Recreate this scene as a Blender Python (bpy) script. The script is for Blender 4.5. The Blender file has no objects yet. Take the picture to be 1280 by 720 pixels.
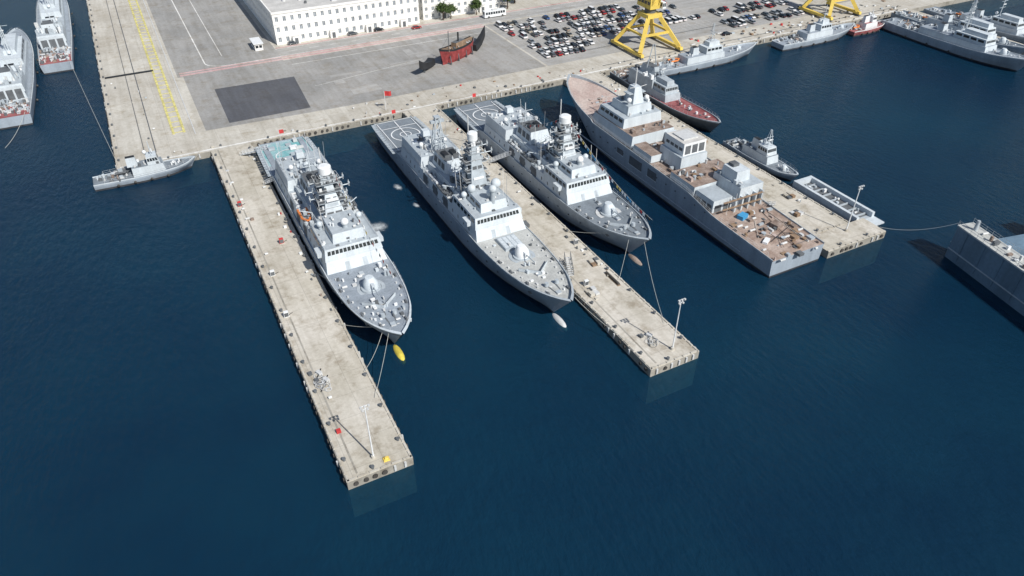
import bpy, math, random
import numpy as np
from mathutils import Vector, Matrix
R=math.radians
scene=bpy.context.scene

# ------------------------------------------------------------------ materials
MATS={}
def mat(name,col,rough=.6,var=.12,scale=.5,metal=0.,bump=0.,fine=.05,streak=False,col2=None,spec=.3):
    m=bpy.data.materials.new(name); m.use_nodes=True
    nt=m.node_tree; N=nt.nodes; Lk=nt.links
    b=N['Principled BSDF']; b.inputs['Roughness'].default_value=rough
    b.inputs['Metallic'].default_value=metal
    b.inputs['Specular IOR Level'].default_value=spec
    geo=N.new('ShaderNodeNewGeometry')
    mp=N.new('ShaderNodeMapping'); Lk.new(geo.outputs['Position'],mp.inputs['Vector'])
    if streak: mp.inputs['Scale'].default_value=(1,1,.12)
    n1=N.new('ShaderNodeTexNoise'); n1.inputs['Scale'].default_value=scale; n1.inputs['Detail'].default_value=6; n1.inputs['Roughness'].default_value=.65
    Lk.new(mp.outputs[0],n1.inputs['Vector'])
    n2=N.new('ShaderNodeTexNoise'); n2.inputs['Scale'].default_value=scale*9; n2.inputs['Detail'].default_value=3
    Lk.new(geo.outputs['Position'],n2.inputs['Vector'])
    cr=N.new('ShaderNodeValToRGB'); cr.color_ramp.elements[0].position=.36; cr.color_ramp.elements[1].position=.64
    c2=col2 or tuple(min(1,c*(1+var)) for c in col)
    cr.color_ramp.elements[0].color=(*[c*(1-var) for c in col],1); cr.color_ramp.elements[1].color=(*c2,1)
    Lk.new(n1.outputs['Fac'],cr.inputs[0])
    mr=N.new('ShaderNodeMapRange'); mr.inputs['From Min'].default_value=.3; mr.inputs['From Max'].default_value=.7
    mr.inputs['To Min'].default_value=1-fine*2; mr.inputs['To Max'].default_value=1+fine
    Lk.new(n2.outputs['Fac'],mr.inputs['Value'])
    vm=N.new('ShaderNodeVectorMath'); vm.operation='SCALE'
    Lk.new(cr.outputs[0],vm.inputs[0]); Lk.new(mr.outputs[0],vm.inputs['Scale'])
    Lk.new(vm.outputs[0],b.inputs['Base Color'])
    MATS[name]=m
    return m
mat('navy_grey_hull',(.31,.36,.415),.5,.14,.25,streak=True)
mat('navy_grey_light',(.54,.59,.625),.5,.10,.4,streak=True)
mat('navy_grey_mid',(.385,.43,.465),.55,.12,.6)
mat('deck_blue_grey',(.28,.32,.365),.8,.14,.3,fine=.08)
mat('deck_pale',(.46,.47,.455),.8,.12,.25,fine=.08)
mat('deck_dark',(.19,.22,.25),.8,.14,.3,fine=.08)
mat('deck_turquoise',(.16,.46,.48),.7,.15,.22,fine=.1,col2=(.40,.50,.53))
mat('primer_pink',(.46,.345,.31),.85,.16,.2,fine=.1,col2=(.50,.42,.38))
mat('primer_brown',(.33,.235,.19),.85,.2,.3,fine=.12,col2=(.43,.35,.30))
mat('primer_red',(.28,.075,.08),.8,.25,.3,fine=.12,col2=(.38,.15,.15))
mat('rust_brown',(.26,.19,.155),.9,.3,.4,fine=.15,col2=(.36,.29,.25))
mat('white_paint',(.74,.76,.77),.45,.06,.8)
mat('black_paint',(.025,.027,.03),.6,.2,.5)
mat('boot_top',(.05,.05,.055),.6,.3,.4)
mat('dark_glass',(.02,.028,.035),.12,.1,.5,spec=.6)
mat('window_glass',(.14,.17,.20),.15,.3,.3,spec=.6,col2=(.30,.34,.38))
mat('dark_grey',(.12,.13,.14),.7,.2,.5)
mat('rubber',(.075,.07,.065),.9,.3,1.)
mat('steel_pale',(.55,.56,.56),.5,.1,1.)
mat('crane_yellow',(.72,.53,.12),.5,.12,.3)
mat('yellow_line',(.62,.56,.22),.7,.25,.6,fine=.15)
mat('red_paint',(.50,.05,.05),.5,.12,.6)
mat('orange_paint',(.70,.22,.06),.5,.1,.6)
mat('blue_paint',(.06,.30,.55),.5,.1,.6)
mat('green_paint',(.06,.30,.12),.6,.1,.6)
mat('rope_fibre',(.50,.50,.46),.9,.1,2.)
mat('wood_brown',(.26,.18,.12),.8,.25,.8)
mat('bark',(.10,.07,.05),.9,.25,1.5)
mat('foliage',(.055,.10,.03),.8,.35,.5,col2=(.11,.16,.05))
mat('dock_blue',(.13,.20,.27),.6,.2,.15,streak=True)
mat('wall_white',(.80,.79,.76),.8,.05,.15,streak=True)
mat('roof_pale',(.52,.51,.49),.85,.12,.2)
mat('old_red',(.26,.05,.05),.8,.3,.5)
mat('car_white',(.75,.75,.75),.3,.03,.5); mat('car_silver',(.42,.44,.46),.3,.03,.5,metal=.4)
mat('car_grey',(.12,.13,.14),.3,.03,.5); mat('car_black',(.02,.02,.025),.25,.03,.5)
mat('car_blue',(.03,.08,.22),.3,.03,.5); mat('car_red',(.35,.03,.03),.3,.03,.5); mat('car_beige',(.35,.31,.25),.3,.03,.5)
mat('bulb_yellow',(.62,.50,.08),.6,.2,.5)

def ground_mat(name,col,col2,stain,slab=None,scale=.05,mort=.8,vary=.96,streak=(1,.08,1)):
    m=bpy.data.materials.new(name); m.use_nodes=True
    nt=m.node_tree; N=nt.nodes; Lk=nt.links; b=N['Principled BSDF']
    b.inputs['Roughness'].default_value=.9; b.inputs['Specular IOR Level'].default_value=.2
    geo=N.new('ShaderNodeNewGeometry')
    def noise(s,d=6,r=.6,sc=None):
        n=N.new('ShaderNodeTexNoise'); n.inputs['Scale'].default_value=s; n.inputs['Detail'].default_value=d; n.inputs['Roughness'].default_value=r
        if sc:
            mp=N.new('ShaderNodeMapping'); mp.inputs['Scale'].default_value=sc; Lk.new(geo.outputs['Position'],mp.inputs[0]); Lk.new(mp.outputs[0],n.inputs['Vector'])
        else: Lk.new(geo.outputs['Position'],n.inputs['Vector'])
        return n
    def ramp(src,p0,c0,p1,c1):
        r=N.new('ShaderNodeValToRGB'); r.color_ramp.elements[0].position=p0; r.color_ramp.elements[0].color=(*c0,1)
        r.color_ramp.elements[1].position=p1; r.color_ramp.elements[1].color=(*c1,1); Lk.new(src,r.inputs[0]); return r
    def mul(a,bb,f=1.):
        x=N.new('ShaderNodeMix'); x.data_type='RGBA'; x.blend_type='MULTIPLY'; x.inputs['Factor'].default_value=f
        Lk.new(a,x.inputs[6]); Lk.new(bb,x.inputs[7]); return x.outputs[2]
    base=ramp(noise(scale).outputs['Fac'],.38,col,.62,col2).outputs[0]
    st=ramp(noise(scale*5,8,.72).outputs['Fac'],.34,(stain,stain*.95,stain*.88),.50,(1,1,1)).outputs[0]
    fi=ramp(noise(1.3,5,.75).outputs['Fac'],.3,(.86,.85,.83),.65,(1.05,)*3).outputs[0]
    tr=ramp(noise(.45,5,.6,streak).outputs['Fac'],.35,(.88,.87,.85),.6,(1.03,)*3).outputs[0]
    out=mul(mul(mul(base,st),fi),tr)
    if slab:
        br=N.new('ShaderNodeTexBrick'); br.offset=0.; br.inputs['Scale'].default_value=1.
        br.inputs['Brick Width'].default_value=slab; br.inputs['Row Height'].default_value=slab; br.inputs['Mortar Size'].default_value=.07
        br.inputs['Color1'].default_value=(1,1,1,1); br.inputs['Color2'].default_value=(vary,)*3+(1,); br.inputs['Mortar'].default_value=(mort,)*3+(1,)
        Lk.new(geo.outputs['Position'],br.inputs['Vector']); out=mul(out,br.outputs[0])
    Lk.new(out,b.inputs['Base Color'])
    MATS[name]=m
ground_mat('apron_concrete',(.47,.445,.395),(.56,.54,.49),.80,7.3)
ground_mat('pier_concrete',(.48,.45,.385),(.60,.57,.515),.68,6.1,.045)
ground_mat('yard_asphalt',(.28,.28,.275),(.345,.34,.33),.86)
ground_mat('dark_asphalt',(.095,.10,.115),(.115,.12,.135),.9)
ground_mat('road_asphalt',(.33,.33,.325),(.40,.395,.385),.88,streak=(.08,1,1))
ground_mat('pink_kerb',(.50,.33,.34),(.56,.42,.42),.8)
ground_mat('white_line',(.66,.66,.64),(.76,.76,.74),.7)
ground_mat('quay_wall',(.28,.27,.24),(.40,.38,.34),.6)
ground_mat('hinterland',(.30,.29,.25),(.36,.35,.31),.8)
ground_mat('seabed_silt',(.006,.02,.03),(.01,.03,.045),.8)

# water
wm=bpy.data.materials.new('sea_water'); wm.use_nodes=True
nt=wm.node_tree;N=nt.nodes;Lk=nt.links;b=N['Principled BSDF']; outn=N['Material Output']
b.inputs['Roughness'].default_value=.2; b.inputs['IOR'].default_value=1.30
geo=N.new('ShaderNodeNewGeometry')
n=N.new('ShaderNodeTexNoise');n.inputs['Scale'].default_value=.010;n.inputs['Detail'].default_value=7;n.inputs['Roughness'].default_value=.62;Lk.new(geo.outputs['Position'],n.inputs['Vector'])
r=N.new('ShaderNodeValToRGB');r.color_ramp.elements[0].position=.36;r.color_ramp.elements[0].color=(.0035,.024,.056,1)
r.color_ramp.elements[1].position=.68;r.color_ramp.elements[1].color=(.0055,.040,.076,1);Lk.new(n.outputs['Fac'],r.inputs[0])
Lk.new(r.outputs[0],b.inputs['Base Color'])
mp=N.new('ShaderNodeMapping');mp.inputs['Rotation'].default_value=(0,0,.5);mp.inputs['Scale'].default_value=(1,.4,1);Lk.new(geo.outputs['Position'],mp.inputs[0])
n2=N.new('ShaderNodeTexNoise');n2.inputs['Scale'].default_value=.7;n2.inputs['Detail'].default_value=6;n2.inputs['Roughness'].default_value=.65;Lk.new(mp.outputs[0],n2.inputs['Vector'])
bp=N.new('ShaderNodeBump');bp.inputs['Strength'].default_value=.9;bp.inputs['Distance'].default_value=.6;Lk.new(n2.outputs['Fac'],bp.inputs['Height']);Lk.new(bp.outputs[0],b.inputs['Normal'])
tr=N.new('ShaderNodeBsdfTransparent');tr.inputs[0].default_value=(.5,.85,.9,1)
mx=N.new('ShaderNodeMixShader');mx.inputs[0].default_value=.22;Lk.new(b.outputs[0],mx.inputs[1]);Lk.new(tr.outputs[0],mx.inputs[2]);Lk.new(mx.outputs[0],outn.inputs['Surface'])
MATS['sea_water']=wm
# foam
fm=bpy.data.materials.new('sea_foam'); fm.use_nodes=True
nt=fm.node_tree;N=nt.nodes;Lk=nt.links;b=N['Principled BSDF']; outn=N['Material Output']
b.inputs['Base Color'].default_value=(.8,.85,.88,1)
tc=N.new('ShaderNodeTexCoord')
n=N.new('ShaderNodeTexNoise');n.inputs['Scale'].default_value=.8;n.inputs['Detail'].default_value=8;n.inputs['Roughness'].default_value=.8;Lk.new(tc.outputs['Object'],n.inputs['Vector'])
gr=N.new('ShaderNodeTexGradient');gr.gradient_type='SPHERICAL'
mp=N.new('ShaderNodeMapping');mp.vector_type='POINT';Lk.new(tc.outputs['Generated'],mp.inputs[0]);mp.inputs['Location'].default_value=(-1,-1,0);mp.inputs['Scale'].default_value=(2,2,0)
Lk.new(mp.outputs[0],gr.inputs[0])
ml=N.new('ShaderNodeMath');ml.operation='MULTIPLY';Lk.new(n.outputs['Fac'],ml.inputs[0]);Lk.new(gr.outputs['Fac'],ml.inputs[1])
mr=N.new('ShaderNodeMapRange');mr.inputs['From Min'].default_value=.22;mr.inputs['From Max'].default_value=.5;mr.inputs['To Max'].default_value=.6;Lk.new(ml.outputs[0],mr.inputs['Value'])
tr=N.new('ShaderNodeBsdfTransparent');mx=N.new('ShaderNodeMixShader');Lk.new(mr.outputs[0],mx.inputs[0]);Lk.new(tr.outputs[0],mx.inputs[1]);Lk.new(b.outputs[0],mx.inputs[2]);Lk.new(mx.outputs[0],outn.inputs['Surface'])
MATS['sea_foam']=fm

# ------------------------------------------------------------------ mesh builder
class MB:
    def __init__(s): s.v=[];s.f=[];s.m=[];s.names=[];s.sm=[]
    def mi(s,name):
        if name not in s.names: s.names.append(name)
        return s.names.index(name)
    def add(s,vs,fs,m,smooth=False):
        o=len(s.v); s.v.extend([tuple(v) for v in vs]); k=s.mi(m)
        for f in fs: s.f.append([o+i for i in f]); s.m.append(k); s.sm.append(smooth)
    def quad(s,a,b,c,d,m): s.add([a,b,c,d],[(0,1,2,3)],m)
    def fr(s,x0,x1,y0,y1,z0,z1,m,ix=0,iy0=0,iy1=0,top=None,ix1=None):
        if ix1 is None: ix1=ix
        vs=[(x0,y0,z0),(x1,y0,z0),(x1,y1,z0),(x0,y1,z0),(x0+ix,y0+iy0,z1),(x1-ix1,y0+iy0,z1),(x1-ix1,y1-iy1,z1),(x0+ix,y1-iy1,z1)]
        s.add(vs,[(0,1,5,4),(1,2,6,5),(2,3,7,6),(3,0,4,7),(3,2,1,0)],m)
        s.add(vs[4:],[(0,1,2,3)],top or m)
        return vs
    def box(s,x,y,z,sx,sy,sz,m,rot=0,top=None):
        c,n=math.cos(rot),math.sin(rot)
        vs=[]
        for dz in (0,sz):
            for dx,dy in ((-sx/2,-sy/2),(sx/2,-sy/2),(sx/2,sy/2),(-sx/2,sy/2)):
                vs.append((x+dx*c-dy*n,y+dx*n+dy*c,z+dz))
        s.add(vs,[(0,1,5,4),(1,2,6,5),(2,3,7,6),(3,0,4,7),(3,2,1,0)],m); s.add(vs[4:],[(0,1,2,3)],top or m)
    def cyl(s,x,y,z0,z1,r0,r1,m,n=12,top=None):
        vs=[(x+r0*math.cos(2*math.pi*i/n),y+r0*math.sin(2*math.pi*i/n),z0) for i in range(n)]+[(x+r1*math.cos(2*math.pi*i/n),y+r1*math.sin(2*math.pi*i/n),z1) for i in range(n)]
        s.add(vs,[(i,(i+1)%n,n+(i+1)%n,n+i) for i in range(n)],m,True)
        s.add(vs[n:],[tuple(range(n))],top or m)
    def tube(s,a,b,r,m,n=5,r2=None):
        a=Vector(a);b=Vector(b);d=b-a
        if d.length<1e-5:return
        q=d.to_track_quat('Z','Y'); r2=r if r2 is None else r2
        vs=[]
        for P,rr in((a,r),(b,r2)):
            for i in range(n):
                t=2*math.pi*(i+.5)/n; vs.append(P+q@Vector((rr*math.cos(t),rr*math.sin(t),0)))
        s.add(vs,[(i,(i+1)%n,n+(i+1)%n,n+i) for i in range(n)]+[tuple(range(n-1,-1,-1)),tuple(range(n,2*n))],m)
    def beam(s,a,b,w,m): s.tube(a,b,w*.707,m,4)
    def sph(s,x,y,z,r,m,nu=12,nv=8,sz=1.):
        vs=[];fs=[]
        for j in range(nv+1):
            ph=-math.pi/2+math.pi*j/nv
            for i in range(nu):
                t=2*math.pi*i/nu; vs.append((x+r*math.cos(ph)*math.cos(t),y+r*math.cos(ph)*math.sin(t),z+r*sz*math.sin(ph)))
        for j in range(nv):
            for i in range(nu): fs.append((j*nu+i,j*nu+(i+1)%nu,(j+1)*nu+(i+1)%nu,(j+1)*nu+i))
        s.add(vs,fs,m,True)
    def rope(s,a,b,sag,r,m,n=10):
        a=Vector(a);b=Vector(b);pr=a
        for i in range(1,n+1):
            t=i/n; p=a.lerp(b,t); p.z-=sag*4*t*(1-t); s.tube(pr,p,r,m,4); pr=p
    def panels(s,q,n,um,v0,v1,gap,m,off=.03):
        a,b,c,d=[Vector(x) for x in q]
        nrm=(b-a).cross(d-a).normalized()*off
        for i in range(n):
            u0=um+(1-2*um)*(i+gap/2)/n; u1=um+(1-2*um)*(i+1-gap/2)/n
            P=lambda u,v:(a.lerp(b,u)).lerp(d.lerp(c,u),v)+nrm
            s.add([P(u0,v0),P(u1,v0),P(u1,v1),P(u0,v1)],[(0,1,2,3)],m)
    def win_fr(s,vs,n=8,v0=.5,v1=.85,sides=(0,1,3),ns=5,m='dark_glass',off=.04):
        F={0:(0,1,5,4),1:(1,2,6,5),2:(2,3,7,6),3:(3,0,4,7)}
        for k in sides: s.panels([vs[i] for i in F[k]],n if k in(0,2) else ns,.04,v0,v1,.22,m,off)
    def ring(s,x,y,z,r,w,m,n=32):
        for i in range(n):
            t0=2*math.pi*i/n;t1=2*math.pi*(i+1)/n
            s.add([(x+rr*math.cos(t),y+rr*math.sin(t),z) for rr,t in((r,t0),(r+w,t0),(r+w,t1),(r,t1))],[(0,1,2,3)],m)
    def line(s,a,b,w,z,m):
        a=Vector((*a,0));b=Vector((*b,0));d=(b-a).normalized();nn=Vector((-d.y,d.x,0))*w/2
        s.add([(p.x,p.y,z) for p in(a-nn,b-nn,b+nn,a+nn)],[(0,1,2,3)],m)
    def obj(s,name,parent=None,loc=(0,0,0),rz=0.):
        me=bpy.data.meshes.new(name); me.from_pydata(s.v,[],s.f)
        for nme in s.names: me.materials.append(MATS[nme])
        me.polygons.foreach_set('material_index',s.m); me.polygons.foreach_set('use_smooth',s.sm)
        me.update()
        o=bpy.data.objects.new(name,me); scene.collection.objects.link(o); o.location=loc; o.rotation_euler[2]=rz
        if parent: o.parent=parent
        return o
def empty(name,loc,rz=0.):
    e=bpy.data.objects.new(name,None); scene.collection.objects.link(e); e.location=loc; e.rotation_euler[2]=rz; e.empty_display_size=1; return e

# ------------------------------------------------------------------ ship parts (local: x across, y aft from bow, z up)
def hermite(xs,ys,x):
    xs=np.array(xs,float);ys=np.array(ys,float)
    d=np.diff(ys)/np.diff(xs); m=np.zeros(len(xs)); m[0]=d[0];m[-1]=d[-1]
    for i in range(1,len(xs)-1): m[i]=0 if d[i-1]*d[i]<=0 else 2*d[i-1]*d[i]/(d[i-1]+d[i])
    i=min(max(int(np.searchsorted(xs,x)-1),0),len(xs)-2)
    h=xs[i+1]-xs[i];t=(x-xs[i])/h
    return (2*t**3-3*t*t+1)*ys[i]+(t**3-2*t*t+t)*h*m[i]+(-2*t**3+3*t*t)*ys[i+1]+(t**3-t*t)*h*m[i+1]
class Hull:
    def __init__(s,L,B,tab,rake=6,bul=.3,bulbow=.9,n=44):
        s.L=L;s.B=B;s.tab=tab;s.rake=rake;s.bul=bul;s.bb=bulbow;s.n=n
        s.T=[r[0] for r in tab]
    def wd(s,y): return hermite(s.T,[r[1] for r in s.tab],y/s.L)*s.B/2
    def ww(s,y): return hermite(s.T,[r[2] for r in s.tab],y/s.L)*s.B/2
    def zd(s,y): return float(np.interp(y/s.L,s.T,[r[3] for r in s.tab]))
    def build(s,b,hm,dm,boot='boot_top',lip=None,stripe=None,decks=None):
        lip=lip or hm
        ys=[s.L*(i/s.n)**1.35 for i in range(s.n+1)]
        rows=[]
        for y in ys:
            zd=s.zd(y);wd=s.wd(y);ww=s.ww(y)
            k=max(0,1-y/(.35*s.L)); pts=[]
            bul=s.bb+(s.bul-s.bb)*min(1,y/(.15*s.L))
            for z,f in((-2.2,0),(0.0,.0),(.55,.06),(zd*.55,.62),(zd-.45,.97),(zd,1),(zd+bul,1.01)):
                w=ww*(.55 if z<-1 else 1) if f==0 else ww+(wd-ww)*f
                sh=s.rake*k*(1-max(z,0)/zd)
                pts.append((w,y+sh,z))
            wi=max(0.02,wd-.18)
            pts.append((wi,y+.12*(k>.9),zd+bul)); pts.append((wi,y+.12*(k>.9),zd))
            rows.append(pts)
        K=len(rows[0])
        for sgn in(-1,1):
            vs=[(sgn*p[0],p[1],p[2]) for rw in rows for p in rw]
            for k in range(K-1):
                mm=boot if k<2 else (hm if k<5 else (lip))
                if stripe and k==4: mm=stripe
                fs=[]
                for i in range(len(rows)-1):
                    q=(i*K+k,(i+1)*K+k,(i+1)*K+k+1,i*K+k+1)
                    fs.append(q if sgn<0 else q[::-1])
                b.add(vs,fs,mm,False)
            e=rows[-1]
            for k in range(5):
                a=e[k];c=e[k+1]
                b.add([(0,a[1],a[2]),(sgn*a[0],a[1],a[2]),(sgn*c[0],c[1],c[2]),(0,c[1],c[2])],[(0,1,2,3)],boot if k<2 else hm)
        for i in range(len(rows)-1):
            a=rows[i][-1];c=rows[i+1][-1]; dd=dm
            if decks:
                for y0,mm in decks:
                    if a[1]>=y0*s.L: dd=mm
            b.add([(-a[0],a[1],a[2]),(a[0],a[1],a[2]),(c[0],c[1],c[2]),(-c[0],c[1],c[2])],[(0,1,2,3)],dd)
    def rails(s,b,y0,y1,m='steel_pale',h=1.1,step=2.):
        ys=np.arange(y0,y1,step)
        for sg in(-1,1):
            pr=None
            for y in ys:
                p=Vector((sg*(s.wd(y)-.15),y,s.zd(y)+s.bul)); b.tube(p,p+Vector((0,0,h)),.035,m,3)
                if pr:
                    for hh in(.55,1.1): b.tube(pr+Vector((0,0,hh)),p+Vector((0,0,hh)),.025,m,3)
                pr=p
def greeb(b,rng,x0,x1,y0,y1,z,n,mats=('navy_grey_light','navy_grey_mid','white_paint','dark_grey','steel_pale'),s=(.3,1.1),h=(.3,1.1)):
    for _ in range(n):
        x=rng.uniform(x0,x1);y=rng.uniform(y0,y1);m=rng.choice(mats);t=rng.random()
        if t<.6: b.box(x,y,z,rng.uniform(*s),rng.uniform(*s),rng.uniform(*h),m)
        elif t<.85: b.cyl(x,y,z,z+rng.uniform(*h)*1.2,rng.uniform(*s)*.4,rng.uniform(*s)*.4,m,8)
        else:
            L=rng.uniform(*s)*1.3; b.tube((x-L/2,y,z+.35),(x+L/2,y,z+.35),.3,'steel_pale',8)
def flags(b,a,c,sag,n,rng):
    a=Vector(a);c=Vector(c);b.rope(a,c,sag,.035,'rope_fibre',14)
    cols=['red_paint','white_paint','blue_paint','crane_yellow','red_paint','white_paint','white_paint','black_paint']
    for i in range(1,n):
        t=i/n;p=a.lerp(c,t);p.z-=sag*4*t*(1-t)
        d=(c-a).normalized()*.36
        b.add([p-d,p+d,p+d-Vector((.15,.1,.75)),p-d-Vector((.1,-.1,.75))],[(0,1,2,3)],rng.choice(cols))
def rhib(b,x,y,z,L=6.,m='orange_paint'):
    w=1.1
    for sg in(-1,1):
        b.tube((x+sg*w,y+L*.5,z+.5),(x+sg*w,y-L*.2,z+.5),.32,m,7); b.tube((x+sg*w,y-L*.2,z+.5),(x+sg*.15,y-L*.5,z+.75),.32,m,7,.25)
    b.fr(x-w,x+w,y-L*.3,y+L*.48,z,z+.4,'dark_grey',-.0)
    b.box(x,y+.6,z+.4,.8,1.2,.9,'navy_grey_mid')
def naval_gun(b,x,y,z,m='navy_grey_light',k=1.):
    b.cyl(x,y,z,z+.35,2.3*k,2.2*k,'navy_grey_mid',20)
    n=14;rb=[];rt=[];rm=[]
    for i in range(n):
        t=2*math.pi*i/n; rb.append((x+1.7*k*math.cos(t),y+1.9*k*math.sin(t),z+.35)); rm.append((x+1.65*k*math.cos(t),y+.15+1.8*k*math.sin(t),z+1.6*k)); rt.append((x+.95*k*math.cos(t),y+.5+.95*k*math.sin(t),z+2.7*k))
    vs=rb+rm+rt
    b.add(vs,[(j*n+i,j*n+(i+1)%n,(j+1)*n+(i+1)%n,(j+1)*n+i) for j in(0,1) for i in range(n)],m,True); b.add(rt,[tuple(range(n))],m)
    b.box(x,y-1.7*k,z+1.1*k,.7*k,1.1*k,1.0*k,m)
    b.tube((x,y-1.8*k,z+1.6*k),(x,y-6.2*k,z+2.0*k),.15*k,'navy_grey_mid',8,.1*k)

def warship(name,cx,yb,L,B,seed,deck,heli,helistyle,bridge,mast,drumz,gun,opt={}):
    rng=random.Random(seed); root=empty(name,(cx,yb,0))
    h=B/2; S=L/100.
    H=Hull(L,B,[(0,.03,.0,8.0),(.02,.26,.02,7.8),(.05,.50,.12,7.5),(.10,.75,.34,7.1),(.18,.93,.62,6.6),(.28,1,.84,6.2),(.40,1,.94,6.0),(.765,1,.95,5.9),(.80,.99,.94,5.2),(.93,.95,.9,5.0),(1,.88,.82,5.0)],rake=7,bul=.22,bulbow=.8)
    b=MB(); H.build(b,'navy_grey_hull',deck,lip=opt.get('lip','navy_grey_mid'),stripe=opt.get('stripe'))
    for sg in(-1,1):
        for y in np.arange(L*.2,L*.96,5.1):
            b.box(sg*(H.ww(y)+(H.wd(y)-H.ww(y))*.7),y,3.6,.22,.4,.3,'dark_grey')
        b.box(sg*(H.ww(9)+(H.wd(9)-H.ww(9))*.72+.05),10.5,4.9,.5,1.2,1.1,'dark_grey')
    b.obj('hull',root)
    b=MB(); H.rails(b,2,L*.26); H.rails(b,L*.8,L-.5,h=.8); b.obj('guard_rails',root)
    b=MB()
    y0=bridge
    zf=H.zd(6)
    for sg in(-1,1):
        b.cyl(sg*1.3,8,zf,zf+.9,.55,.45,'navy_grey_mid',10); b.line((sg*1.0,8),(sg*.5,2.5),.28,zf+.05,'dark_grey')
        for yy in(5,11,17,22): b.box(sg*(H.wd(yy)-.9),yy,H.zd(yy),.35,1.1,.5,'dark_grey')
        for yy in np.arange(6,y0-2,2.6): b.box(sg*(H.wd(yy)-1.5),yy,H.zd(yy),.35,.35,.4,'steel_pale')
    for yy in(4.5,13,y0-3): b.box(rng.uniform(-.6,.6),yy,H.zd(yy),1.1,1.1,.35,'steel_pale',top='navy_grey_mid')
    yy=gun-7
    if yy>9:
        z=H.zd(yy); w=H.wd(yy)*.62
        for sg in(-1,1): b.add([(0,yy-2,z),(sg*w,yy+1.5,z),(sg*w,yy+1.5,z+.8),(0,yy-2,z+1.0)],[(0,1,2,3)],'navy_grey_light'); b.add([(0,yy-1.85,z),(sg*w,yy+1.65,z),(sg*w,yy+1.65,z+.8),(0,yy-1.85,z+1.0)],[(3,2,1,0)],'navy_grey_mid')
    zg=H.zd(gun)+.05; b.ring(0,gun,zg+.03,2.4,opt.get('ringw',.8),opt.get('ringmat','navy_grey_mid')); naval_gun(b,0,gun,zg,opt.get('gunmat','navy_grey_light'))
    greeb(b,rng,-h*.5,h*.5,4,gun-4,H.zd(gun-8)+.0,opt.get('fg',10),s=(.25,.8),h=(.5,.9))
    greeb(b,rng,-h*.75,h*.75,gun+2.5,y0-1,H.zd(gun+3)-.05,opt.get('fg2',8),s=(.3,1.0))
    if opt.get('vls'):
        z=H.zd(gun+6)-.05; b.fr(-2.6,2.6,gun+3.5,y0-1.2,z,z+.75,'navy_grey_mid',.15,.15,.15)
        for i in range(4):
            for j in range(4): b.box(-1.8+i*1.2,gun+4.6+j*(y0-gun-7)/3.,z+.755,.95,.95,.06,'navy_grey_light')
    b.obj('foredeck_fittings',root)
    # superstructure
    b=MB(); zb=5.9
    L1=b.fr(-h*.95,h*.95,y0,L*.765,zb,8.8,'navy_grey_light',.55,1.6,.1,top='navy_grey_mid')
    for sg,k in((1,1),(-1,3)):
        F={1:(1,2,6,5),3:(3,0,4,7)}[k]
        b.panels([L1[i] for i in F],14,.05,.35,.62,.86,'dark_grey',.03)
        b.panels([L1[i] for i in F],3,.30,.1,.85,.55,'dark_grey',.025)
    b.panels([L1[i] for i in(0,1,5,4)],2,.2,.05,.7,.75,'navy_grey_mid',.03)
    vs=b.fr(-h*.9,h*.9,y0+1.5,y0+14*S,8.8,11.5,'navy_grey_light',.45,.9,.1,top='navy_grey_mid')
    b.win_fr(vs,13,.48,.82,(0,1,3),6)
    for sg in(-1,1): b.box(sg*h*.93,y0+5.5,8.8,h*.22,3.0,1.15,'navy_grey_light')
    vs=b.fr(-h*.52,h*.52,y0+4,y0+13*S,11.5,13.7,'navy_grey_light',.4,.7,.3,top='navy_grey_mid')
    b.win_fr(vs,5,.4,.7,(1,3),3)
    b.fr(-h*.62,h*.62,y0+14*S,L*.56,8.8,10.9,'navy_grey_light',.35,0,.3,top='navy_grey_mid')
    b.obj('superstructure',root)
    # mast
    b=MB(); mz=drumz-3.2; dr=opt.get('dr',1.6)
    mm=opt.get('mastmat','navy_grey_light')
    mb=b.fr(-2.7,2.7,mast-4.2,mast+4.2,10.9,mz-3,mm,1.45,2.4,2.2)
    b.win_fr(mb,2,.2,.32,(0,1,3),2,'dark_grey'); b.win_fr(mb,1,.5,.6,(0,1,3),1,'navy_grey_mid'); b.win_fr(mb,2,.72,.8,(0,1,3),1,'dark_grey')
    b.fr(-1.25,1.25,mast-1.8,mast+2.0,mz-3,mz,mm,.35,.5,.5)
    for z,w,l in((13.2,3.6,4.4),(15.3,3.4,3.8),(17.6,2.8,3.2),(19.8,3.0,2.8),(22.2,2.0,2.4),(mz-.2,1.9,2.0)):
        if z<mz:
            b.box(0,mast,z,w*2,l*1.5,.18,'navy_grey_mid',top='dark_grey')
            for sg in(-1,1):
                b.tube((sg*w,mast-l*.7,z+1),(sg*w,mast+l*.7,z+1),.05,'steel_pale',4)
            for sy in(-.75,.75): b.tube((-w,mast+l*sy,z+1),(w,mast+l*sy,z+1),.05,'steel_pale',4)
            for _ in range(11):   # equipment around the platform rim, clear of the mast core
                a=rng.uniform(0,6.283); b.box(w*.8*math.cos(a),mast+l*.65*math.sin(a),z+.18,rng.uniform(.3,.8),rng.uniform(.3,.8),rng.uniform(.4,1.5),rng.choice(('navy_grey_light','navy_grey_mid','dark_grey','white_paint','dark_grey')))
    b.cyl(0,mast,mz,mz+.6,.8,1.0,'navy_grey_mid',12); b.cyl(0,mast,mz+.6,mz+1.2,1.0,dr,'white_paint',18); b.cyl(0,mast,mz+1.2,drumz-.3,dr,dr,'white_paint',18); b.cyl(0,mast,drumz-.3,drumz,dr,dr*.7,'white_paint',18)
    b.tube((0,mast+2.4,mz-2),(0,mast+2.4,drumz+3.5),.14,'steel_pale',6)
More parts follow.
